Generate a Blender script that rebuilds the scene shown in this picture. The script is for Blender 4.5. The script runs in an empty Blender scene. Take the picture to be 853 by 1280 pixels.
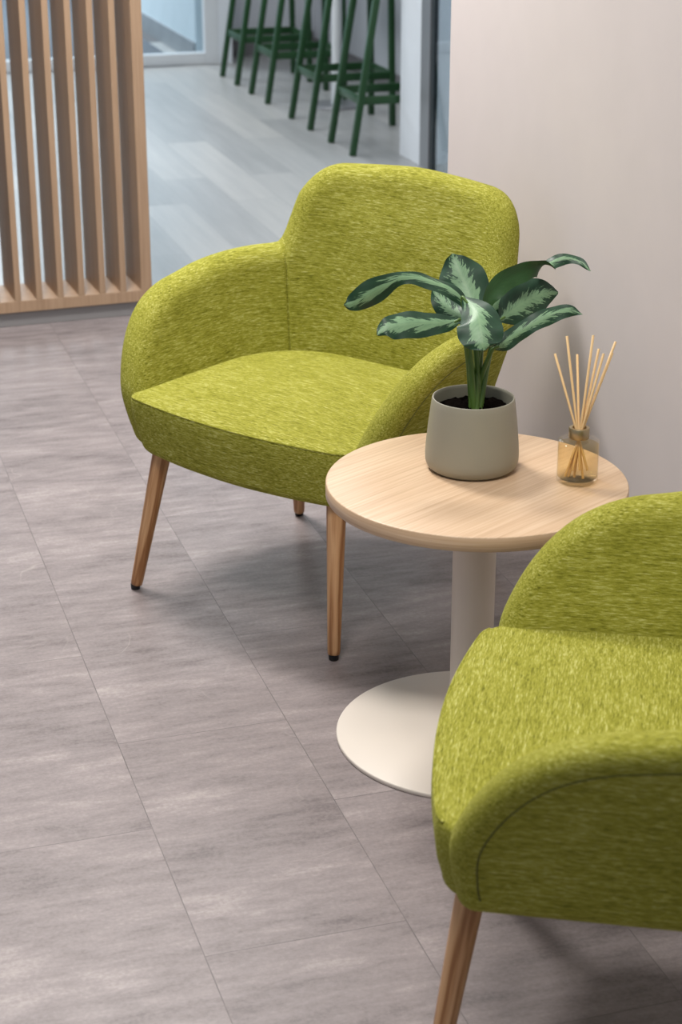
import bpy, bmesh, math, random
import numpy as np
from mathutils import Vector, Matrix
PI = math.pi
sc = bpy.context.scene
COL = sc.collection
random.seed(4)

# ------------------------------------------------------------------ camera constants
F = 2336.0; PITCH = math.radians(21.7); H = 1.57
cp, sp = math.cos(PITCH), math.sin(PITCH)
def PX(u, v, c):
    """world point seen at photo pixel (u, v) at real depth c metres from the camera"""
    x = (u - 426.5) * c / F; w = -(v - 640) * c / F
    return Vector((x, c * cp + w * sp, H - c * sp + w * cp))

TILT = math.radians(17.2)          # the building's axes: n across, d in depth

# ------------------------------------------------------------------ helpers
def tag(o, label=None, cat=None, group=None, kind=None):
    if label: o['label'] = label
    if cat: o['category'] = cat
    if group: o['group'] = group
    if kind: o['kind'] = kind
    return o

def empty(name, loc=(0, 0, 0), rz=0.0):
    o = bpy.data.objects.new(name, None); COL.objects.link(o)
    o.location = loc; o.rotation_euler = (0, 0, rz); o.empty_display_size = .05
    return o

def link(name, bm, mat, parent=None, smooth=True, angle=None):
    me = bpy.data.meshes.new(name)
    bmesh.ops.recalc_face_normals(bm, faces=bm.faces)
    bm.to_mesh(me); bm.free()
    me.materials.append(mat)
    if smooth:
        for p in me.polygons: p.use_smooth = True
        me.set_sharp_from_angle(angle=math.radians(angle or 40))
    o = bpy.data.objects.new(name, me); COL.objects.link(o)
    if parent: o.parent = parent
    return o

def box(bm, x0, x1, y0, y1, z0, z1, bev=0.0, seg=2):
    vs = [bm.verts.new((x, y, z)) for z in (z0, z1) for y in (y0, y1) for x in (x0, x1)]
    fs = [(0, 1, 3, 2), (4, 6, 7, 5), (0, 4, 5, 1), (2, 3, 7, 6), (0, 2, 6, 4), (1, 5, 7, 3)]
    faces = [bm.faces.new([vs[i] for i in f]) for f in fs]
    if bev > 0:
        es = {e for f in faces for e in f.edges}
        bmesh.ops.bevel(bm, geom=list(es), offset=bev, segments=seg, profile=.6, affect='EDGES')

def lathe(bm, prof, n=64, c=(0, 0, 0)):
    rings = []
    for r, z in prof:
        if r < 1e-6: rings.append([bm.verts.new((c[0], c[1], c[2] + z))])
        else: rings.append([bm.verts.new((c[0] + r * math.cos(2 * PI * i / n), c[1] + r * math.sin(2 * PI * i / n), c[2] + z)) for i in range(n)])
    for a, b in zip(rings, rings[1:]):
        for i in range(n):
            j = (i + 1) % n
            if len(a) == 1 and len(b) == 1: continue
            if len(a) == 1: bm.faces.new((a[0], b[i], b[j]))
            elif len(b) == 1: bm.faces.new((a[i], a[j], b[0]))
            else: bm.faces.new((a[i], a[j], b[j], b[i]))

def frame(t):
    t = t.normalized()
    u = t.cross(Vector((0, 0, 1)))
    if u.length < .1: u = t.cross(Vector((1, 0, 0)))
    u.normalize(); return u, t.cross(u).normalized()

def tube(bm, pts, rad, n=12, square=False):
    pts = [Vector(p) for p in pts]
    rad = rad if isinstance(rad, (list, tuple)) else [rad] * len(pts)
    rings = []; u = None
    for i, p in enumerate(pts):
        t = (pts[min(i + 1, len(pts) - 1)] - pts[max(i - 1, 0)]).normalized()
        if u is None: u, w = frame(t)
        else:
            u = (u - t * u.dot(t)).normalized(); w = t.cross(u).normalized()
        k = 4 if square else n
        rings.append([bm.verts.new(p + rad[i] * (math.cos(2 * PI * (j + .5) / k) * u + math.sin(2 * PI * (j + .5) / k) * w)) for j in range(k)])
    for a, b in zip(rings, rings[1:]):
        k = len(a)
        for i in range(k): bm.faces.new((a[i], a[(i + 1) % k], b[(i + 1) % k], b[i]))
    bm.faces.new(rings[0][::-1]); bm.faces.new(rings[-1])

def catmull(P, m=8):
    P = [np.array(p, float) for p in P]
    Q = [2 * P[0] - P[1]] + P + [2 * P[-1] - P[-2]]
    out = []
    for i in range(1, len(Q) - 2):
        for k in range(m):
            t = k / m
            a, b, c, d = Q[i - 1:i + 3]
            out.append(.5 * (2 * b + (c - a) * t + (2 * a - 5 * b + 4 * c - d) * t * t + (3 * b - a - 3 * c + d) * t ** 3))
    out.append(P[-1]); return out

# ------------------------------------------------------------------ materials
def lin(c): return tuple(((x / 255) / 12.92 if x / 255 <= .04045 else ((x / 255 + .055) / 1.055) ** 2.4) for x in c) + (1,)

class NT:
    def __init__(s, name):
        s.m = bpy.data.materials.new(name); s.m.use_nodes = True
        s.t = s.m.node_tree; s.n = s.t.nodes; s.l = s.t.links
        s.b = s.n['Principled BSDF']
    def add(s, typ, **kw):
        n = s.n.new(typ)
        for k, v in kw.items():
            if k.startswith('_'): n.inputs[k[1:]].default_value = v
            else: setattr(n, k, v)
        return n
    def link(s, a, b): s.l.new(a, b)
    def set(s, **kw):
        for k, v in kw.items(): s.b.inputs[k.replace('_', ' ')].default_value = v
    def ramp(s, fac, stops, interp='LINEAR'):
        r = s.add('ShaderNodeValToRGB'); r.color_ramp.interpolation = interp
        e = r.color_ramp.elements
        while len(e) < len(stops): e.new(.5)
        for x, (p, c) in zip(e, stops): x.position = p; x.color = c
        s.link(fac, r.inputs[0]); return r.outputs[0]
    def mix(s, fac, a, b, blend='MIX'):
        m = s.add('ShaderNodeMix', data_type='RGBA', blend_type=blend)
        for sock, v in ((m.inputs[0], fac), (m.inputs[6], a), (m.inputs[7], b)):
            if hasattr(v, 'is_linked'): s.link(v, sock)
            else: sock.default_value = v
        return m.outputs[2]
    def math(s, op, a, b=0.0, c=0.0):
        m = s.add('ShaderNodeMath', operation=op)
        for sock, v in zip(m.inputs, (a, b, c)):
            if hasattr(v, 'is_linked'): s.link(v, sock)
            else: sock.default_value = v
        return m.outputs[0]
    def noise(s, vec, scale, detail=2, rough=.5, out=0):
        n = s.add('ShaderNodeTexNoise'); n.inputs['Scale'].default_value = scale
        n.inputs['Detail'].default_value = detail; n.inputs['Roughness'].default_value = rough
        s.link(vec, n.inputs['Vector']); return n.outputs[out]
    def map(s, vec, scale=(1, 1, 1), rot=(0, 0, 0), loc=(0, 0, 0)):
        m = s.add('ShaderNodeMapping'); m.inputs['Scale'].default_value = scale
        m.inputs['Rotation'].default_value = rot; m.inputs['Location'].default_value = loc
        s.link(vec, m.inputs['Vector']); return m.outputs[0]
    def obj(s): return s.add('ShaderNodeTexCoord').outputs['Object']
    def attr(s, name): return s.add('ShaderNodeAttribute', attribute_name=name).outputs['Vector']
    def bump(s, h, strength, dist=.001):
        b = s.add('ShaderNodeBump'); b.inputs['Strength'].default_value = strength; b.inputs['Distance'].default_value = dist
        s.link(h, b.inputs['Height']); s.link(b.outputs[0], s.b.inputs['Normal'])

def plain(name, rgb, rough=.5, metal=0.0, bump=0, **kw):
    m = NT(name); m.set(Roughness=rough, Metallic=metal, **kw)
    o = m.obj()
    c = lin(rgb)
    n = m.noise(o, 9, 3)
    m.link(m.mix(n, tuple(x * .96 for x in c[:3]) + (1,), tuple(min(1, x * 1.04) for x in c[:3]) + (1,)), m.b.inputs['Base Color'])
    if bump: m.bump(m.noise(o, 260, 3, .6), bump, .0006)
    return m.m

def fabric():
    m = NT('green_melange_fabric'); m.set(Roughness=.92)
    m.b.inputs['Specular IOR Level'].default_value = .15
    m.b.inputs['Sheen Weight'].default_value = .15; m.b.inputs['Sheen Roughness'].default_value = .4
    m.b.inputs['Sheen Tint'].default_value = lin((215, 215, 120))
    a = m.attr('fab')
    s1 = m.noise(m.map(a, (75, 800, 800)), 1, 3, .7)
    s2 = m.noise(m.map(a, (22, 300, 300)), 1, 3, .6)
    s3 = m.noise(a, 9, 2)
    k = m.math('ADD', m.math('MULTIPLY', s1, .62), m.math('ADD', m.math('MULTIPLY', s2, .30), m.math('MULTIPLY', s3, .08)))
    base = m.ramp(k, [(.37, lin((92, 92, 28))), (.46, lin((133, 132, 44))), (.54, lin((157, 155, 62))), (.65, lin((202, 199, 130)))])
    m.link(base, m.b.inputs['Base Color'])
    w = m.noise(m.map(a, (420, 620, 620)), 1, 2, .6)
    m.bump(m.math('ADD', w, m.math('MULTIPLY', s1, .8)), .55, .0013)
    return m.m

def wood(name, light, mid, dark, axis=2, freq=1.0, rough=.45, figure=True, attr=None):
    """grain runs along the given object axis"""
    m = NT(name); m.set(Roughness=rough)
    o = m.attr(attr) if attr else m.obj()
    sc3 = [26 * freq] * 3; sc3[axis] = 1.6 * freq
    warp = m.noise(m.map(o, tuple(sc3)), 1, 3, .55)
    fine3 = [330 * freq] * 3; fine3[axis] = 7 * freq
    fine = m.noise(m.map(o, tuple(fine3)), 1, 3, .6)
    if figure:
        rings = m.math('PINGPONG', m.math('MULTIPLY', warp, 9), 1)
        k = m.math('ADD', m.math('MULTIPLY', rings, .45), m.math('MULTIPLY', fine, .55))
    else:
        k = m.math('ADD', m.math('MULTIPLY', warp, .35), m.math('MULTIPLY', fine, .65))
    c = m.ramp(k, [(.28, lin(dark)), (.47, lin(mid)), (.7, lin(light))])
    m.link(c, m.b.inputs['Base Color']); m.bump(fine, .12, .0004)
    return m.m

def tile_floor():
    m = NT('stone_tile_floor'); o = m.obj()
    sx = m.add('ShaderNodeSeparateXYZ'); m.link(o, sx.inputs[0])
    cx = m.add('ShaderNodeCombineXYZ')
    m.link(m.math('ADD', sx.outputs[1], -2.845 - .361 + 6.52), cx.inputs[0])
    m.link(m.math('ADD', sx.outputs[0], -.476 + 6.06), cx.inputs[1])
    def brick(mortar, c1, c2, cm):
        b = m.add('ShaderNodeTexBrick'); b.offset = .554; b.offset_frequency = 2; b.squash = 1
        b.inputs['Scale'].default_value = 1; b.inputs['Brick Width'].default_value = .652
        b.inputs['Row Height'].default_value = .303; b.inputs['Mortar Size'].default_value = mortar
        b.inputs['Mortar Smooth'].default_value = .2; b.inputs['Bias'].default_value = 0
        b.inputs['Color1'].default_value = c1; b.inputs['Color2'].default_value = c2; b.inputs['Mortar'].default_value = cm
        m.link(cx.outputs[0], b.inputs['Vector']); return b
    b = brick(.0009, (0, 0, 0, 1), (1, 1, 1, 1), (.5, .5, .5, 1))
    rnd = b.outputs['Color']
    off = m.add('ShaderNodeVectorMath', operation='MULTIPLY_ADD')
    m.link(rnd, off.inputs[0]); off.inputs[1].default_value = (7.3, 3.1, 5.7); m.link(o, off.inputs[2])
    v = off.outputs[0]
    n1 = m.noise(m.map(v, (2.0, 6.5, 3)), 1, 6, .62)
    n2 = m.noise(m.map(v, (9, 34, 9)), 1, 5, .65)
    n3 = m.noise(v, 150, 3, .7)
    k = m.math('ADD', m.math('MULTIPLY', n1, .36), m.math('ADD', m.math('MULTIPLY', n2, .42), m.math('MULTIPLY', n3, .22)))
    c = m.ramp(k, [(.36, lin((104, 94, 94))), (.46, lin((131, 121, 120))), (.55, lin((147, 136, 135))), (.65, lin((172, 161, 158)))])
    c = m.mix(m.math('MULTIPLY', rnd, .10), c, lin((120, 112, 112)))
    # fine pale scratches and dark veins in the printed stone
    vn = m.noise(m.map(v, (3.3, 5.5, 3), rot=(0, 0, .6)), 1, 2, .4)
    vein = m.ramp(m.math('ABSOLUTE', m.math('SUBTRACT', vn, .5)), [(0, (1, 1, 1, 1)), (.0035, (0, 0, 0, 1))])
    gate = m.ramp(m.noise(v, 2.2, 1), [(.56, (0, 0, 0, 1)), (.66, (1, 1, 1, 1))])
    c = m.mix(m.math('MULTIPLY', m.math('MULTIPLY', vein, gate), .35), c, lin((190, 180, 172)))
    c = m.mix(m.math('MULTIPLY', b.outputs['Fac'], .55), c, lin((78, 72, 72)))
    m.link(c, m.b.inputs['Base Color'])
    m.link(m.ramp(n2, [(.3, (.50,) * 3 + (1,)), (.7, (.36,) * 3 + (1,))]), m.b.inputs['Roughness'])
    m.b.inputs['Specular IOR Level'].default_value = .5
    m.bump(m.math('SUBTRACT', m.math('MULTIPLY', m.math('ADD', n2, n3), .35), b.outputs['Fac']), .35, .0008)
    return m.m

def plank_floor():
    m = NT('grey_plank_floor'); o = m.obj()
    sx = m.add('ShaderNodeSeparateXYZ'); m.link(o, sx.inputs[0])
    cx = m.add('ShaderNodeCombineXYZ')
    m.link(sx.outputs[1], cx.inputs[0]); m.link(m.math('ADD', sx.outputs[0], 6.03), cx.inputs[1])
    b = m.add('ShaderNodeTexBrick'); b.offset = .37; b.offset_frequency = 2
    for k, v in {'Scale': 1, 'Brick Width': 1.25, 'Row Height': .185, 'Mortar Size': .0012, 'Bias': 0}.items(): b.inputs[k].default_value = v
    b.inputs['Color1'].default_value = (0, 0, 0, 1); b.inputs['Color2'].default_value = (1, 1, 1, 1); b.inputs['Mortar'].default_value = (.4, .4, .4, 1)
    m.link(cx.outputs[0], b.inputs['Vector'])
    off = m.add('ShaderNodeVectorMath', operation='MULTIPLY_ADD')
    m.link(b.outputs['Color'], off.inputs[0]); off.inputs[1].default_value = (3, 9, 5); m.link(o, off.inputs[2])
    n = m.noise(m.map(off.outputs[0], (22, 1.6, 4)), 1, 4, .6)
    k = m.math('ADD', m.math('MULTIPLY', n, .45), m.math('MULTIPLY', b.outputs['Color'], .34))
    c = m.ramp(k, [(.14, lin((138, 140, 141))), (.40, lin((163, 164, 164))), (.68, lin((186, 185, 182)))])
    c = m.mix(m.math('MULTIPLY', b.outputs['Fac'], .4), c, lin((110, 112, 114)))
    m.link(c, m.b.inputs['Base Color']); m.set(Roughness=.33)
    m.bump(m.math('SUBTRACT', m.math('MULTIPLY', n, .4), b.outputs['Fac']), .25, .0008)
    return m.m

def leaf_mat():
    m = NT('variegated_leaf'); a = m.attr('lf')
    s = m.add('ShaderNodeSeparateXYZ'); m.link(a, s.inputs[0])
    u, v, sd = s.outputs
    av = m.math('ABSOLUTE', v)
    # feathering runs along side veins (slanting from the midrib)
    w = m.add('ShaderNodeCombineXYZ')
    m.link(m.math('ADD', m.math('SUBTRACT', u, m.math('MULTIPLY', av, .28)), sd), w.inputs[0])
    m.link(m.math('MULTIPLY', v, .12), w.inputs[1]); m.link(sd, w.inputs[2])
    f1 = m.noise(w.outputs[0], 34, 3, .6); f2 = m.noise(w.outputs[0], 9, 2, .5)
    edge = m.math('ADD', m.math('MULTIPLY', m.math('SUBTRACT', f1, .5), 1.3), m.math('MULTIPLY', m.math('SUBTRACT', f2, .5), 1.3))
    k = m.math('ADD', m.math('SUBTRACT', .40, av), edge)
    pale = m.ramp(k, [(.0, (0, 0, 0, 1)), (.10, (1, 1, 1, 1))])
    green = m.mix(f2, lin((14, 42, 28)), lin((34, 76, 48)))
    top = m.mix(pale, green, m.mix(f1, lin((84, 124, 88)), lin((140, 172, 132))))
    rib = m.ramp(av, [(.02, (1, 1, 1, 1)), (.06, (0, 0, 0, 1))])
    top = m.mix(m.math('MULTIPLY', rib, .5), top, lin((128, 160, 118)))
    veins = m.noise(w.outputs[0], 70, 1, .5)
    back = m.mix(veins, lin((28, 66, 26)), lin((44, 86, 38)))
    g = m.add('ShaderNodeNewGeometry')
    m.link(m.mix(g.outputs['Backfacing'], top, back), m.b.inputs['Base Color'])
    m.set(Roughness=.46); m.b.inputs['Specular IOR Level'].default_value = .45
    m.b.inputs['Coat Weight'].default_value = .0
    m.bump(m.math('ADD', veins, m.math('MULTIPLY', rib, -1)), .12, .0006)
    return m.m

def glass(name, col, refl=1.0, rough=.03):
    """clear thin-walled glass: tinted see-through plus Fresnel reflection"""
    m = NT(name); m.n.remove(m.b)
    t = m.add('ShaderNodeBsdfTransparent'); t.inputs[0].default_value = col
    g = m.add('ShaderNodeBsdfGlossy'); g.inputs['Roughness'].default_value = rough
    f = m.add('ShaderNodeLayerWeight'); f.inputs[0].default_value = .5
    k = m.math('ADD', m.math('MULTIPLY', m.math('POWER', f.outputs['Facing'], 4), .55), .04)
    x = m.add('ShaderNodeMixShader')
    m.link(m.math('MULTIPLY', k, refl), x.inputs[0]); m.link(t.outputs[0], x.inputs[1]); m.link(g.outputs[0], x.inputs[2])
    m.link(x.outputs[0], m.n['Material Output'].inputs[0])
    return m.m

M = dict(
    fabric=fabric(),
    thread=plain('dark_olive_seam', (92, 92, 34), .9),
    leg=wood('oiled_ash', (206, 162, 118), (184, 136, 92), (148, 100, 60), 2, 1.0, .42),
    black=plain('black_rubber', (22, 22, 23), .5),
    oak=wood('oak_laminate', (216, 190, 160), (199, 169, 137), (178, 147, 115), 0, .55, .38, False),
    band=wood('oak_edge', (216, 188, 158), (198, 166, 134), (176, 142, 110), 0, .8, .4, False, 'fab'),
    oakv=wood('oak_slat', (182, 154, 127), (169, 140, 113), (147, 119, 94), 2, .6, .5, False),
    tile=tile_floor(), plank=plank_floor(),
    wall=plain('warm_plaster', (203, 195, 193), .75, bump=.12),
    wallcool=plain('cool_white_paint', (205, 208, 214), .7, bump=.08),
    wallblue=plain('pale_blue_paint', (196, 210, 218), .7),
    skirting=plain('grey_skirting', (140, 145, 150), .5),
    skirtdark=plain('taupe_skirting', (120, 118, 120), .5),
    column=plain('white_column_paint', (222, 228, 234), .5),
    alu=plain('silver_aluminium', (150, 152, 156), .4, .6),
    dark=plain('dark_gasket', (36, 44, 48), .5),
    whiteframe=plain('white_door_frame', (215, 220, 224), .4),
    carpet=plain('charcoal_carpet', (92, 98, 106), .95, bump=.5),
    cream=plain('cream_powder_coat', (218, 208, 196), .42),
    plinth=plain('grey_plinth', (138, 136, 136), .55),
    green=plain('dark_green_lacquer', (25, 66, 31), .4),
    greyboard=plain('grey_counter_panel', (168, 170, 176), .6),
    pot=plain('sage_grey_ceramic', (150, 146, 130), .5, bump=.1),
    soil=plain('dark_potting_soil', (15, 12, 10), 1.0, bump=1, Specular_IOR_Level=0.0),
    leaf=leaf_mat(),
    stem=plain('green_leaf_stem', (74, 104, 40), .4),
    reed=wood('natural_reed', (240, 208, 156), (228, 192, 138), (208, 168, 114), 2, 2.0, .6, False),
    collar=plain('brushed_champagne_metal', (176, 160, 128), .32, .85),
    glass=glass('clear_bottle_glass', (.992, .988, .97, 1), .55),
    liquid=glass('amber_scented_oil', (.985, .915, .74, 1), .3),
    pane=glass('partition_glass', (.92, .96, .98, 1), .6),
    tint=glass('tinted_partition_glass', (.62, .66, .68, 1), .9),
)

# ------------------------------------------------------------------ the setting (n, d frame)
def setting(name, boxes, mat, bev=0, kind='structure', parent=None):
    bm = bmesh.new()
    for b in boxes: box(bm, *b, bev=bev)
    o = link(name, bm, M[mat], parent, smooth=False)
    if parent is None: o.rotation_euler = (0, 0, TILT)
    if kind and parent is None: o['kind'] = kind
    return o

SD = 5.52                                   # front line of the slatted screen
setting('floor', [(-4.2, 3.2, -.8, SD + .05, -.06, 0)], 'tile')
setting('floor', [(-4.2, 3.2, SD + .05, 10.58, -.06, 0)], 'plank')
setting('floor', [(-4.2, 2.35, 10.58, 15.5, -.06, -.001)], 'carpet')
setting('floor', [(2.35, 3.2, 10.58, 11.6, -.06, -.001)], 'plank')
setting('wall_right', [(1.5, 2.62, -.8, 4.016, 0, 2.75)], 'wall')
# corridor beyond: glazed partition, column, counter wall
setting('trim_1', [(2.66, 2.69, 7.36, 7.47, 0, 2.75)], 'alu')
setting('trim_2', [(2.664, 2.684, 7.325, 7.36, 0, 2.75)], 'dark')
setting('window_1', [(2.670, 2.678, 4.0, 7.325, .0, 2.75)], 'tint')
setting('wall_column', [(2.66, 2.98, 7.47, 7.73, 0, 2.75)], 'column', bev=.004)
setting('wall_glazed_room', [(4.2, 4.3, 3.0, 7.4, 0, 2.75), (2.98, 4.2, 7.38, 7.46, 0, 2.75)], 'greyboard')
setting('floor', [(3.2, 4.2, 3.0, 7.4, -.06, 0)], 'carpet')
setting('wall_counter', [(3.2, 3.3, 7.46, 11.6, 0, 2.75)], 'wallcool')
setting('baseboard_counter', [(3.188, 3.2, 7.8, 10.86, 0, .09)], 'skirtdark')
setting('wall_back', [(2.55, 3.3, 10.86, 10.96, 0, 2.75)], 'wallcool')
setting('baseboard_back', [(2.63, 3.188, 10.848, 10.86, 0, .13)], 'skirtdark')
setting('trim_3', [(2.55, 2.63, 10.60, 10.86, 0, 2.75)], 'column')
# glazed door front: frame, pane
setting('trim_4', [(2.47, 2.55, 10.60, 10.66, 0, 2.75)], 'whiteframe', bev=.004)
setting('trim_5', [(-4.2, 2.47, 10.60, 10.66, 0, .065)], 'whiteframe', bev=.004)
setting('window_2', [(-4.2, 2.47, 10.628, 10.634, .065, 2.75)], 'pane')
setting('wall_inner_room', [(2.44, 2.54, 10.70, 15.5, 0, 2.75), (-4.2, 2.54, 15.5, 15.6, 0, 2.75)], 'wallblue')
setting('baseboard_inner_room', [(2.425, 2.44, 10.70, 15.5, 0, .11)], 'skirting')

# ------------------------------------------------------------------ slatted screen
def slat_screen():
    root = empty('slatted_screen', (math.cos(TILT) * 1.10 - math.sin(TILT) * SD, math.sin(TILT) * 1.10 + math.cos(TILT) * SD, 0), TILT + math.radians(2.4))
    tag(root, 'light oak room divider of vertical slats on grey plinth left of the far green armchair', 'room divider')
    DEP = .205; TOP = 2.7
    def p(name, bxs, mat, bev=.0015):
        bm = bmesh.new()
        for b in bxs: box(bm, *b, bev=bev)
        return link(name, bm, M[mat], root, smooth=False)
    p('plinth', [(-3.0, -.02, .012, DEP - .012, 0, .045)], 'plinth')
    p('bottom_rail', [(-3.0, 0, 0, DEP, .045, .08)], 'oakv')
    p('top_rail', [(-3.0, 0, 0, DEP, TOP - .035, TOP)], 'oakv')
    p('end_post', [(-.034, 0, 0, DEP, .08, TOP - .035)], 'oakv')
    first = p('slat', [(-.0185, 0, 0, DEP, .08, TOP - .035)], 'oakv'); first.location.x = -.034 - .0465
    for k in range(1, 42):
        o = first.copy(); COL.objects.link(o); o.parent = root; o.location.x = -.034 - .0465 - .0648 * k
slat_screen()

# ------------------------------------------------------------------ armchair
AW = .3048; RC = .2338; BS = .28 - RC; B0 = -.244       # plan of the shell's centre line
S1 = BS - B0; S2 = S1 + RC * PI / 2; S3 = S2 + (AW - RC)
THK = .068
def plan(s):
    """s from left arm front; returns point, outward normal, lean"""
    L = S3 * 2; m = s > S3; t = L - s if m else s
    if t < S1: a, b, na, nb = -AW, B0 + t, -1, 0
    elif t < S2:
        ph = (t - S1) / RC; a, b = -(AW - RC) - RC * math.cos(ph), BS + RC * math.sin(ph); na, nb = -math.cos(ph), math.sin(ph)
    else: a, b, na, nb = -(AW - RC) + (t - S2), BS + RC, 0, 1
    q = min(1, max(0, (t - S1) / (S2 - S1))); q = q * q * (3 - 2 * q)
    lean = .345 - q * .205
    if m: a, na = -a, -na
    return a, b, na, nb, lean
def smooth(x, a, b):
    x = min(1, max(0, (x - a) / (b - a))); return x * x * (3 - 2 * x)
def top(s):
    t = max(0.0, min(s, 2 * S3 - s))
    hf = .2196; z0 = .273
    rise = .593 + .040 * smooth(t, .14, .47)
    z = rise
    if t < hf:
        x = min(1.0, max(0.0, 1 - (t + .006 * (1 - t / hf)) / hf))
        z = z0 + (rise - z0) * (1 - x ** 2.0566) ** (1 / 2.0566)
    x = min(1, max(0, (t - .4506) / .1236))
    z += (.7998 - .633) * (1 - (1 - x) ** 2.4) * smooth(t, .4386, .4936)
    z += .0129 * smooth(t, .52, S3)
    return max(z, .345 if t < .05 else .30)
def bot(s):
    t = max(0.0, min(s, 2 * S3 - s))
    if t < .028: return .300 + .028 * (1 - max(0, 1 - (1 - t / .028) ** 2) ** .5)
    return .300
_o = [(t, top(t)) for t in np.concatenate([S3 * (1 - np.cos(np.linspace(0, PI / 2, 160)))])]
_o2 = [(t, bot(t)) for t in np.linspace(S3, .06, 60)] + [(t, bot(t)) for t in .05 * (1 - np.cos(np.linspace(PI / 2, 0, 60)))]
OUT = np.array([(0, bot(0))] + _o + _o2)
_A = OUT[:-1]; _D = OUT[1:] - OUT[:-1]
_k = ~((_A[:, 0] > S3 - 1e-9) & (OUT[1:, 0] > S3 - 1e-9)); _A = _A[_k]; _D = _D[_k]     # the shell runs on past its middle
def dist(s, z):
    t = min(s, 2 * S3 - s); P = np.array((t, z))
    w = np.clip(((P - _A) * _D).sum(1) / np.maximum((_D * _D).sum(1), 1e-12), 0, 1)
    return float(np.sqrt(((_A + _D * w[:, None] - P) ** 2).sum(1)).min())
def F3(s, z, off):
    a, b, na, nb, lean = plan(s)
    o = off + lean * (z - .43) * (1 if z > .43 else .9)
    t = min(s, 2 * S3 - s); b += .022 * smooth(.43 - z, 0, .11) * smooth(.16 - t, 0, .16)   # the front edge rakes back towards the floor
    return Vector((a + na * o, b + nb * o, z))
def shell_piece(s_list, rows, seam_ends):
    bm = bmesh.new(); lay = bm.verts.layers.float_vector.new('fab')
    vv = .5 - .5 * np.cos(np.linspace(0, PI, rows)); vv = .45 * vv + .55 * np.linspace(0, 1, rows) ** 1
    vv = .5 - .5 * np.cos(PI * (np.linspace(0, 1, rows)))
    front, back = [], []
    for s in s_list:
        zb, zt = bot(s), top(s); cf, cb = [], []
        for jv, v in enumerate(vv):
            z = zb + (zt - zb) * v
            d = dist(s, z); r = .037; x = 1 - min(1, d / r)
            th = THK / 2 * max(0.0, 1 - x ** 2.3) ** (1 / 2.3)
            if jv in (0, rows - 1) or s < 1e-6 or s > 2 * S3 - 1e-6: th = 0
            for e in seam_ends:                       # shallow valley where two upholstered panels meet
                th -= .0030 * math.exp(-((s - e) / .003) ** 2) * min(1, th / .02)
            tt = min(s, 2 * S3 - s)
            puff = .010 * smooth(d, .02, .14) * smooth(tt, S1 + .12, S2)       # fuller back cushion
            if th < 1e-4:
                w = bm.verts.new(F3(s, z, 0)); w[lay] = (s, z, 0); cf.append(w); cb.append(w)
            else:
                w = bm.verts.new(F3(s, z, th)); w[lay] = (s, z, th); cf.append(w)
                w = bm.verts.new(F3(s, z, -th - puff)); w[lay] = (s, z, -th); cb.append(w)
        front.append(cf); back.append(cb)
    for g, flip in ((front, 0), (back, 1)):
        for i in range(len(g) - 1):
            for j in range(rows - 1):
                q = [g[i][j], g[i + 1][j], g[i + 1][j + 1], g[i][j + 1]]
                if len(set(q)) < 3: continue
                q = list(dict.fromkeys(q))
                try: bm.faces.new(q[::-1] if flip else q)
                except ValueError: pass
    for i in (0, -1):                                # close the panel where it meets its neighbour
        for j in range(rows - 1):
            q = list(dict.fromkeys([front[i][j], front[i][j + 1], back[i][j + 1], back[i][j]]))
            if len(q) >= 3:
                try: bm.faces.new(q)
                except ValueError: pass
    return bm
SJ = .463
def seam_line(pts, name, parent, r=.0013, mat='fabric'):
    bm = bmesh.new(); lay = None
    tube(bm, pts, r, 6)
    lay = bm.verts.layers.float_vector.new('fab')
    for v in bm.verts: v[lay] = v.co
    return link(name, bm, M[mat], parent)

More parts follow.
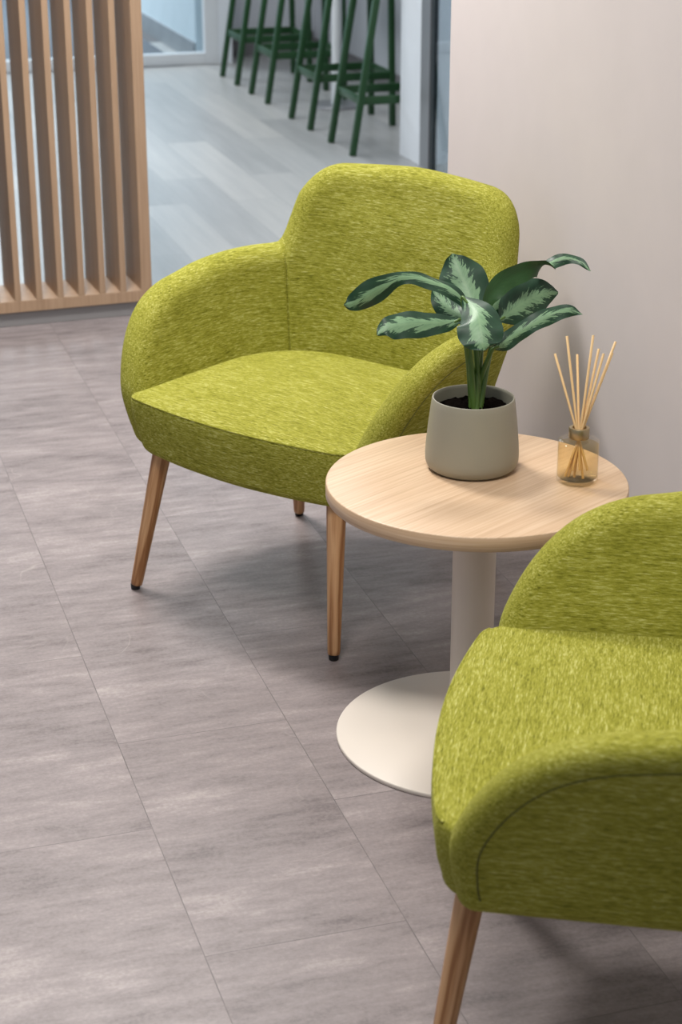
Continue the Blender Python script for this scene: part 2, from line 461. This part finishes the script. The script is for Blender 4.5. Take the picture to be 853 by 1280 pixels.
def seat_mesh():
    bm = bmesh.new(); lay = bm.verts.layers.float_vector.new('fab')
    A = .294
    pts = []
    # front edge, bulging forward, rounded corners
    for a in np.linspace(-A, A, 61):
        c = abs(a) / A
        b = -.243 - .036 * (1 - c ** 2) 
        if c > .86: b += .040 * (1 - max(0, 1 - ((c - .86) / .14) ** 2) ** .5)
        pts.append((a, b))
    for b in np.linspace(-.19, .05, 12): pts.append((A - .004 * 0, b))
    for ph in np.linspace(.1, PI / 2, 12): pts.append((.11 + .186 * math.cos(ph), .06 + .18 * math.sin(ph)))
    for a in np.linspace(.08, -.08, 9): pts.append((a, .242))
    for ph in np.linspace(PI / 2, .1, 12): pts.append((-.11 - .186 * math.cos(ph), .06 + .18 * math.sin(ph)))
    for b in np.linspace(.05, -.19, 12): pts.append((-A, b))
    n = len(pts); C = np.array((0, -.02))
    P = np.array(pts)
    def ring(scale, inset, zf):
        vs = []
        for p in P:
            v = p - C; L = np.linalg.norm(v); q = C + v * scale * (1 - inset / L)
            fr = smooth(-p[1], .05, .25)
            z = zf(q, fr); q = (q[0] * (1 - .035 * smooth(.41 - z, 0, .10)), q[1])
            w = bm.verts.new((q[0], q[1], z)); w[lay] = (q[0], q[1], z); vs.append(w)
        return vs
    ztop = lambda q: .418 + .018 * max(0, 1 - (q[0] / .30) ** 2) * smooth(.30 - abs(q[1] + .02), 0, .25) - .0 * q[1]
    bm_edge = lambda q: -.006 * (1 - (q[0] / A) ** 2)
    rings = []
    rings.append(ring(.30, 0, lambda q, f: .305))
    rings.append(ring(.90, 0, lambda q, f: .303 + bm_edge(q)))
    for k in range(7):
        t = PI / 2 * k / 6; r = .022
        rings.append(ring(1, .012 + r * (1 - math.sin(t)) , lambda q, f, t=t, r=r: .302 + bm_edge(q) + r * (1 - math.cos(t))))
    rings.append(ring(1, .004, lambda q, f: .350)); rings.append(ring(1, 0.0, lambda q, f: .385))
    for k in range(7):
        t = PI / 2 * k / 6; r = .011
        rings.append(ring(1, .001 + r * (1 - math.cos(t)), lambda q, f, t=t, r=r: .4165 - r + r * math.sin(t)))
    for s_ in (.93, .86, .75, .6, .45, .3, .15):
        rings.append(ring(s_, 0, lambda q, f: ztop(q)))
    for a, b in zip(rings, rings[1:]):
        for i in range(n):
            bm.faces.new((a[i], a[(i + 1) % n], b[(i + 1) % n], b[i]))
    for r, flip in ((rings[0], 0), (rings[-1], 1)):
        z = sum(v.co.z for v in r) / n
        c = bm.verts.new((C[0], C[1], z)); c[lay] = (C[0], C[1], z)
        for i in range(n): bm.faces.new((r[i], r[(i + 1) % n], c))
    return bm, P, C

def armchair(name, label, loc, rz):
    root = empty(name, loc, rz)
    tag(root, label, 'armchair', 'lime green upholstered armchairs around the side table')
    es = list(S3 * 0 + .20 * (1 - np.cos(np.linspace(0, PI / 2, 34))))
    left = es + list(np.linspace(.21, SJ, 26))
    mid = list(np.linspace(SJ, 2 * S3 - SJ, 76))
    right = [2 * S3 - x for x in left[::-1]]
    dense = lambda L, e: sorted(set(round(float(x), 6) for x in L + [e + k * .002 for k in range(-4, 5)]))
    l2 = [x for x in dense(left, SJ) if x <= SJ + 1e-6]; r2 = [x for x in dense(right, 2 * S3 - SJ) if x >= 2 * S3 - SJ - 1e-6]
    m2 = sorted(set([round(x, 6) for x in mid] + [round(SJ + k * .002, 6) for k in range(5)] + [round(2 * S3 - SJ - k * .002, 6) for k in range(5)]))
    for nm, L in (('armrest', l2), ('backrest', m2), ('armrest', r2)):
        part = link(nm, shell_piece(L, 46, (SJ, 2 * S3 - SJ)), M['fabric'], root, angle=70)
        if nm == 'armrest':                              # welt seams along the front border strip
            sgn = L is r2
            line = [(0, z) for z in np.linspace(.30, top(0), 14)] + [(t, top(t)) for t in (1 - np.cos(np.linspace(0, PI / 2, 90))) * (SJ - .012)][1:]
            pts = []
            for (sa, za), (sb, zb) in zip(line, line[1:]):
                dx, dz = sb - sa, zb - za; L = math.hypot(dx, dz)
                if L < 1e-7: continue
                s_, z = sa + .036 * dz / L, za - .036 * dx / L
                if dist(s_, z) < .0345 or z < .32 or (pts and math.hypot(s_ - pts[-1][0], z - pts[-1][1]) < .004): continue
                pts.append((s_, z))
            seam_line([F3(2 * S3 - a if sgn else a, z, THK / 2 + .0001) for a, z in pts], 'seam', part, .0012, 'thread')
    bm, P, C = seat_mesh()
    seat = link('seat', bm, M['fabric'], root, angle=70)
    pts = []
    for p in P[2:59]:
        v = p - C; L = np.linalg.norm(v); q = C + v * (1 - .004 / L)
        pts.append((q[0], q[1], .4135))
    seam_line(pts, 'piping', seat, .0026)
    for sa in (-1, 1):
        for sb in (-1, 1):
            t0 = Vector((sa * .222, sb * .205 - .0, .318)); f0 = Vector((sa * .263 - .012, sb * .262 + .012, 0))
            dirv = (t0 - f0).normalized()
            leg = bpy.data.objects.new('leg', None)
            bm = bmesh.new(); L = (t0 - f0).length
            lathe(bm, [(0, .010), (.0105, .010), (.0118, .0115), (.0125, .02)] + [(.0125 + (.0195 - .0125) * k / 10, .02 + (L - .02) * k / 10) for k in range(1, 11)] + [(0, L)], 32)
            leg = link('leg', bm, M['leg'], root, angle=50)
            leg.location = f0; leg.rotation_mode = 'QUATERNION'
            leg.rotation_quaternion = dirv.to_track_quat('Z', 'Y') @ Matrix.Rotation(random.uniform(0, 6), 3, 'Z').to_quaternion()
            bm = bmesh.new()
            lathe(bm, [(0, 0), (.0085, 0), (.0095, .0015), (.0098, .0115), (0, .0115)], 24)
            g = link('glide', bm, M['black'], leg); g['label'] = 'black plastic floor glide'
            # keep the glide flat on the floor
            g.rotation_mode = 'QUATERNION'; g.rotation_quaternion = leg.rotation_quaternion.inverted()
    return root

def copy_tree(o, parent=None):
    c = o.copy(); COL.objects.link(c); c.parent = parent
    for ch in list(o.children): copy_tree(ch, c)
    return c

chair = armchair('armchair', 'lime green fabric armchair on four wooden legs standing behind the potted plant, seen whole', (-.0523, 3.5412, 0), -.6784)
near = copy_tree(chair)
near.location = (.404, 2.1400, 0); near.rotation_euler = (0, 0, -1.745)
near['label'] = 'lime green fabric armchair in the right foreground, cut off by the frame edge'

# ------------------------------------------------------------------ side table
TX, TY, TZ = .2246, 2.8940, .475
def side_table():
    root = empty('side_table', (TX, TY, 0), math.radians(46))
    tag(root, 'round side table with light oak top on cream pedestal and disc base', 'side table')
    bm = bmesh.new(); R = .25; T = .025
    lathe(bm, [(0, TZ - T), (R - .0025, TZ - T), (R - .0007, TZ - T + .0007), (R, TZ - T + .0025), (R, TZ - .002), (R - .0006, TZ - .0006), (R - .002, TZ), (.15, TZ), (0, TZ)], 160)
    link('tabletop', bm, M['oak'], root, angle=50)
    bm = bmesh.new(); lay = bm.verts.layers.float_vector.new('fab'); n = 240; rr = []
    for z, q in ((TZ - T + .0012, R - .0006), (TZ - T + .0025, R + .0004), (TZ - .0025, R + .0004), (TZ - .0012, R - .0006)):
        rr.append([bm.verts.new((q * math.cos(2 * PI * i / n), q * math.sin(2 * PI * i / n), z)) for i in range(n)])
        for i, v in enumerate(rr[-1]): v[lay] = (R * abs(2 * PI * i / n - PI), z, 0)
    for a, b in zip(rr, rr[1:]):
        for i in range(n): bm.faces.new((a[i], a[(i + 1) % n], b[(i + 1) % n], b[i]))
    link('edge_band', bm, M['band'], root, angle=60)
    bm = bmesh.new()
    lathe(bm, [(0, TZ - .030), (.07, TZ - .030), (.07, TZ - .0252), (0, TZ - .0252)], 48)
    link('mounting_plate', bm, M['cream'], root)
    bm = bmesh.new()
    lathe(bm, [(0, .008), (.0365, .008), (.0365, TZ - .029), (0, TZ - .029)], 72)
    link('pedestal', bm, M['cream'], root)
    bm = bmesh.new(); R = .233
    lathe(bm, [(0, 0), (R - .001, 0), (R, .001), (R, .006), (R - .0008, .0075), (R - .002, .008), (.1, .008), (0, .008)], 160)
    link('base', bm, M['cream'], root, angle=50)
side_table()

# ------------------------------------------------------------------ potted plant
def potted_plant():
    px, py = .2203, 2.957
    root = empty('potted_plant', (px, py, TZ))
    tag(root, 'leafy plant with silver-patterned green leaves in a matt sage grey pot on the round table', 'potted plant')
    bm = bmesh.new()
    lathe(bm, [(0, 0), (.060, 0), (.069, .0015), (.0755, .007), (.0785, .016), (.0790, .026), (.0778, .045), (.0745, .080), (.0705, .112), (.0690, .1225), (.0682, .1245), (.0668, .1248), (.0655, .1235), (.0650, .119), (.0650, .095), (0, .095)], 96)
    link('pot', bm, M['pot'], root, angle=45)
    bm = bmesh.new()
    N = 40; g = {}
    for i in range(17):
        r = .0665 * i / 16
        for k in range(N if i else 1):
            a = 2 * PI * k / N
            z = .106 + (random.uniform(-.004, .005) if i < 16 else 0) - .003 * (i / 16)
            g[i, k] = bm.verts.new((r * math.cos(a), r * math.sin(a), z))
    for k in range(N): bm.faces.new((g[0, 0], g[1, k], g[1, (k + 1) % N]))
    for i in range(1, 16):
        for k in range(N): bm.faces.new((g[i, k], g[i + 1, k], g[i + 1, (k + 1) % N], g[i, (k + 1) % N]))
    link('soil', bm, M['soil'], root)
    C0 = py * cp + (H - TZ - .12) * sp
    inv = Vector((-px, -py, -TZ))
    view = Vector((0, -cp, sp))
    # spine points: photo column, row, depth offset, half width (photo pixels), twist in degrees
    leaves = [
        ([(590, 398, -.02, 1, 20), (576, 372, -.03, 8, 20), (552, 357, -.035, 10, 38), (525, 348, -.045, 9, 30), (500, 348, -.055, 9, -5), (478, 360, -.065, 14.5, -30), (454, 373, -.07, 15, -25), (438, 380, -.07, 9, -20), (430, 381, -.07, 1, -15)], 15, .3),
        ([(577, 400, -.055, 2, 15), (560, 403, -.065, 11, 15), (535, 404, -.08, 16.5, 15), (510, 405, -.09, 18, 15), (490, 408, -.097, 16, 15), (479, 412, -.099, 10, 15), (472, 419, -.10, 1, 15)], 30, 1.7),
        ([(596, 400, .01, 3, 0), (590, 378, .025, 25, 0), (582, 356, .035, 31, 0), (574, 338, .04, 28, 0), (568, 324, .045, 14, 0), (566, 317, .045, 1, 0)], 0, 2.9),
        ([(604, 408, .03, 2, 0), (612, 390, .045, 14, 0), (622, 374, .055, 18, 0), (632, 358, .06, 14, 0), (640, 345, .06, 2, 0)], 0, 4.1),
        ([(608, 394, -.01, 2, 200), (612, 372, -.01, 10, 200), (628, 353, .0, 13, 200), (650, 341, .015, 12, 205), (672, 334, .025, 9, 235), (690, 328, .035, 9, 320), (708, 323, .035, 7, 345), (726, 327, .03, 5, 350), (739, 339, .02, .6, 350)], 0, 5.2),
        ([(624, 402, .02, 2, 5), (638, 390, .03, 19, 5), (656, 378, .045, 27, 5), (674, 369, .06, 24, 5), (690, 366, .07, 12, 5), (698, 366, .075, 1, 5)], 0, 6.6),
        ([(617, 436, -.03, 2, 10), (630, 429, -.03, 11, 10), (648, 416, -.025, 11, 0), (668, 403, -.02, 11, -10), (690, 393, -.015, 11, -15), (712, 388, -.01, 8, -15), (729, 393, -.01, .6, -15)], 20, 7.4),
        ([(578, 372, -.04, 3, 0), (590, 383, -.062, 17, 0), (598, 396, -.085, 27, 0), (601, 412, -.098, 30, 0), (603, 426, -.104, 26, 0), (604, 433, -.105, 18, 0), (605, 438, -.104, 2, 0)], 0, 8.8),
        ([(590, 402, -.0, 2, 0), (574, 394, .015, 12, 0), (560, 384, .03, 16, 0), (549, 372, .04, 12, 0), (541, 358, .045, 1, 0)], 0, 9.3),
    ]
    stems = []
    for li, (sp_, droop, seed) in enumerate(leaves):
        P = [tuple(PX(u, v, C0 + d) + inv) + (hw * (C0 + d) / F, tw) for u, v, d, hw, tw in sp_]
        Q = catmull(P, 7)
        bm = bmesh.new(); lay = bm.verts.layers.float_vector.new('lf'); rows = []
        NV = 12; n = len(Q)
        for i, q in enumerate(Q):
            p = Vector(q[:3]); t = (Vector(Q[min(i + 1, n - 1)][:3]) - Vector(Q[max(i - 1, 0)][:3])).normalized()
            w = t.cross(view).normalized()
            hw = max(q[3], .0006); tw = math.radians(q[4])
            Rm = Matrix.Rotation(tw, 3, t); w = Rm @ w; nn = (Rm @ w.cross(t)).normalized() if False else w.cross(t).normalized()
            wid = hw / max(.45, abs(math.cos(tw)))
            row = []
            for k in range(NV + 1):
                v = -1 + 2 * k / NV
                wav = .0022 * math.sin(i * .55 + seed + (2 if v > 0 else 0)) * abs(v) ** 2
                off = -.22 * wid * abs(v) ** 1.3 + .10 * wid * math.exp(-(v / .35) ** 2) * 0 + wav
                vert = bm.verts.new(p + w * (v * wid * .97) + nn * off)
                vert[lay] = (i / (n - 1), v, seed * .37); row.append(vert)
            rows.append(row)
        for a, b in zip(rows, rows[1:]):
            for k in range(NV): bm.faces.new((a[k], a[k + 1], b[k + 1], b[k]))
        me_bm = bm
        me = bpy.data.meshes.new('leaf'); me_bm.to_mesh(me); me_bm.free(); me.materials.append(M['leaf'])
        for pl in me.polygons: pl.use_smooth = True
        o = bpy.data.objects.new('leaf', me); COL.objects.link(o); o.parent = root
        base = Vector(P[0][:3])
        a = -PI / 2 + (li - 4.5) * .5
        soil = Vector((.007 * math.cos(li * 2.4) + .004, .012 * math.sin(li * 2.4), .102))
        mid1 = soil.lerp(base, .45) + Vector((-.10 * (base.x - soil.x), -.1 * (base.y - soil.y), .006))
        mid2 = soil.lerp(base, .8) + Vector((-.04 * (base.x - soil.x), 0, .006))
        bm = bmesh.new()
        C = catmull([soil, mid1, mid2, base, Vector(Q[4][:3]) - Vector((0, 0, .0012))], 6)
        m = len(C); tube(bm, C, [.0058 - .0040 * i / (m - 1) for i in range(m)], 12)
        link('stem', bm, M['stem'], root, angle=60)
potted_plant()

# ------------------------------------------------------------------ reed diffuser
def diffuser():
    dx, dy = .3900, 2.889
    root = empty('reed_diffuser', (dx, dy, TZ))
    tag(root, 'small reed diffuser, glass bottle of amber oil with wooden sticks, on the round table', 'diffuser')
    bm = bmesh.new(); n = 96
    lathe(bm, [(0, .0), (.028, 0), (.0325, .0015), (.0345, .005), (.0345, .0695), (.0338, .0722), (.0322, .0733), (.020, .0745), (.0140, .0755), (.0135, .086),
               (.0100, .086), (.0100, .0745), (.018, .0718), (.0310, .0712), (.0333, .0692), (.0333, .0110), (.0310, .0085), (0, .0075)], n)
    # faint flutes on the outside wall
    for v in bm.verts:
        r = math.hypot(v.co.x, v.co.y)
        if .0325 < r < .0350 and .004 < v.co.z < .07:
            a = math.atan2(v.co.y, v.co.x); k = 1 + .006 * math.cos(a * 24); v.co.x *= k; v.co.y *= k
    link('bottle', bm, M['glass'], root, angle=50)
    bm = bmesh.new()
    lathe(bm, [(0, .0082), (.0308, .0092), (.0330, .0115), (.0330, .0650), (0, .0650)], n)
    q = link('oil', bm, M['liquid'], root, angle=50)
    bm = bmesh.new()
    lathe(bm, [(.0102, .0765), (.0163, .0765), (.0170, .0772), (.0170, .0935), (.0163, .0945), (.0118, .0945), (.0110, .0935), (.0102, .0765)], 64)
    link('collar', bm, M['collar'], root, angle=50)
    cd = dy * cp + (H - TZ - .09) * sp
    tops = [(694, 442, .012), (709, 420, .0), (722, 443, .02), (742, 419, -.012), (749, 436, .015), (755, 442, -.02), (770, 427, -.008), (766, 441, .025)]
    base = Vector((.002, 0, .012)); O = Vector((dx, dy, TZ))
    for i, (u, v, dd) in enumerate(tops):
        t = PX(u, v, cd + dd) - O
        neck = Vector((.0065 * (t.x) / .05, max(-.006, min(.006, t.y * .12)), .090))
        neck.x = max(-.0065, min(.0065, neck.x))
        dirv = (t - neck).normalized()
        k = (neck.z - .0125) / dirv.z; b = neck - dirv * k
        rr = math.hypot(b.x, b.y)
        if rr > .028:
            k = k * .028 / rr; b = neck - dirv * k
        L = (t - b).length
        bm = bmesh.new(); lathe(bm, [(0, 0), (.0018, 0), (.0021, .0004), (.0021, L - .0004), (.0018, L), (0, L)], 14)
        o = link('reed', bm, M['reed'], root, angle=50); o.location = b; o.rotation_mode = 'QUATERNION'; o.rotation_quaternion = dirv.to_track_quat('Z', 'Y')
diffuser()

# ------------------------------------------------------------------ bar stools and high table
def nd(n, d, z=0): return Vector((math.cos(TILT) * n - math.sin(TILT) * d, math.sin(TILT) * n + math.cos(TILT) * d, z))
def bar_stool():
    root = empty('bar_stool', (0, 0, 0), TILT)
    tag(root, '', 'bar stool', 'dark green bar stools along the counter')
    W = .162; SH = .75
    def legpos(sx, sy, z):
        x = .0 + .118 * z / .72 if sx < 0 else .405 - .012 * z / .72
        y = sy * (W - .008 * z / .72); return Vector((x, y, z))
    def beam(bm, p, q, a, b):
        p, q = Vector(p), Vector(q); t = (q - p).normalized()
        u = Vector((0, 1, 0)) if abs(t.y) < .5 else Vector((1, 0, 0))
        u = (u - t * u.dot(t)).normalized(); w = t.cross(u)
        vs = [bm.verts.new(c + u * i * a / 2 + w * j * b / 2) for c in (p, q) for i, j in ((-1, -1), (1, -1), (1, 1), (-1, 1))]
        fs = [(3, 2, 1, 0), (4, 5, 6, 7)] + [(i, (i + 1) % 4, 4 + (i + 1) % 4, 4 + i) for i in range(4)]
        faces = [bm.faces.new([vs[i] for i in f]) for f in fs]
        bmesh.ops.bevel(bm, geom=list({e for f in faces for e in f.edges}), offset=.004, segments=2, profile=.5, affect='EDGES')
    for sx in (-1, 1):
        for sy in (-1, 1):
            bm = bmesh.new(); beam(bm, legpos(sx, sy, 0), legpos(sx, sy, SH - .02), .030, .028)
            link('leg', bm, M['green'], root, angle=30)
    bm = bmesh.new(); z = .235
    for a, b in (((-1, -1), (-1, 1)), ((1, -1), (1, 1)), ((-1, -1), (1, -1)), ((-1, 1), (1, 1))):
        p, q = legpos(*a, z), legpos(*b, z)
        beam(bm, p, q, .016, .036)
    f = link('footrest', bm, M['green'], root, angle=30)
    bm = bmesh.new(); box(bm, .09, .415, -W - .02, W + .02, SH - .02, SH + .012, bev=.012, seg=3)
    link('seat', bm, M['green'], root, angle=30)
    return root
stool = bar_stool()
SL = [(8.09, 7.76, 'dark green bar stool nearest the white column, first of the row of four'),
      (8.75, 8.41, 'dark green bar stool second from the white column'),
      (9.50, 9.19, 'dark green bar stool third from the white column'),
      (10.13, 9.81, 'dark green bar stool farthest back, closest to the glass front')]
for i, (d1, d0, lab) in enumerate(SL):
    o = stool if i == 0 else copy_tree(stool)
    o.location = nd(2.455, (d1 + d0) / 2); o['label'] = lab
def high_table():
    c = nd(2.77, 9.02); root = empty('high_table', c, TILT)
    tag(root, 'white high counter table on a slim round post behind the green stools', 'table')
    bm = bmesh.new(); lathe(bm, [(0, .01), (.026, .01), (.026, 1.03), (0, 1.03)], 40); link('post', bm, M['whiteframe'], root)
    bm = bmesh.new(); lathe(bm, [(0, 0), (.13, 0), (.13, .008), (.126, .012), (0, .012)], 64); link('base', bm, M['alu'], root, angle=40)
    bm = bmesh.new(); box(bm, -.12, .36, -1.25, 1.2, 1.03, 1.06, bev=.003); link('tabletop', bm, M['whiteframe'], root, smooth=False)
high_table()

# ------------------------------------------------------------------ light
w = bpy.data.worlds.new('world'); sc.world = w; w.use_nodes = True
w.node_tree.nodes['Background'].inputs[0].default_value = (.84, .91, 1.0, 1)
w.node_tree.nodes['Background'].inputs[1].default_value = .31
def area(name, loc, target, size, power, col, sy=None):
    l = bpy.data.lights.new(name, 'AREA'); l.energy = power; l.color = col; l.size = size
    if sy: l.shape = 'RECTANGLE'; l.size_y = sy
    o = bpy.data.objects.new(name, l); COL.objects.link(o); o.location = loc
    o.rotation_euler = (Vector(target) - Vector(loc)).to_track_quat('-Z', 'Y').to_euler(); return o
area('overhead_light', tuple(nd(.55, 4.3, 2.7)), tuple(nd(.55, 4.3, 0)), .55, 86, (1, .968, .93))
area('overhead_light', tuple(nd(.35, 1.75, 2.7)), tuple(nd(.35, 1.75, 0)), .8, 45, (1, .96, .92))
area('overhead_light', tuple(nd(1.0, 8.2, 2.7)), tuple(nd(1.0, 8.2, 0)), 2.4, 86, (.97, .985, 1))
area('overhead_light', tuple(nd(0.8, 13, 2.7)), tuple(nd(1.2, 13, 0)), 2.0, 210, (.93, .975, 1))

area('overhead_light', tuple(nd(3.55, 5.5, 2.7)), tuple(nd(3.55, 5.5, 0)), .8, 120, (.95, .98, 1))  # lamp added to lighten the dark room behind the tinted glass

# ------------------------------------------------------------------ camera
cam = bpy.data.cameras.new('camera'); co = bpy.data.objects.new('camera', cam); COL.objects.link(co)
co.location = (0, 0, H); co.rotation_euler = (PI / 2 - PITCH, 0, 0)
cam.sensor_fit = 'VERTICAL'; cam.sensor_height = 36; cam.sensor_width = 24; cam.lens = 36 * F / 1280
cam.dof.use_dof = True; cam.dof.focus_distance = 3.25; cam.dof.aperture_fstop = 6.5
sc.camera = co
sc.view_settings.view_transform = 'Standard'; sc.view_settings.look = 'None'
sc.view_settings.gamma = 1; sc.view_settings.use_curve_mapping = False
sc.view_settings.exposure = 0.0
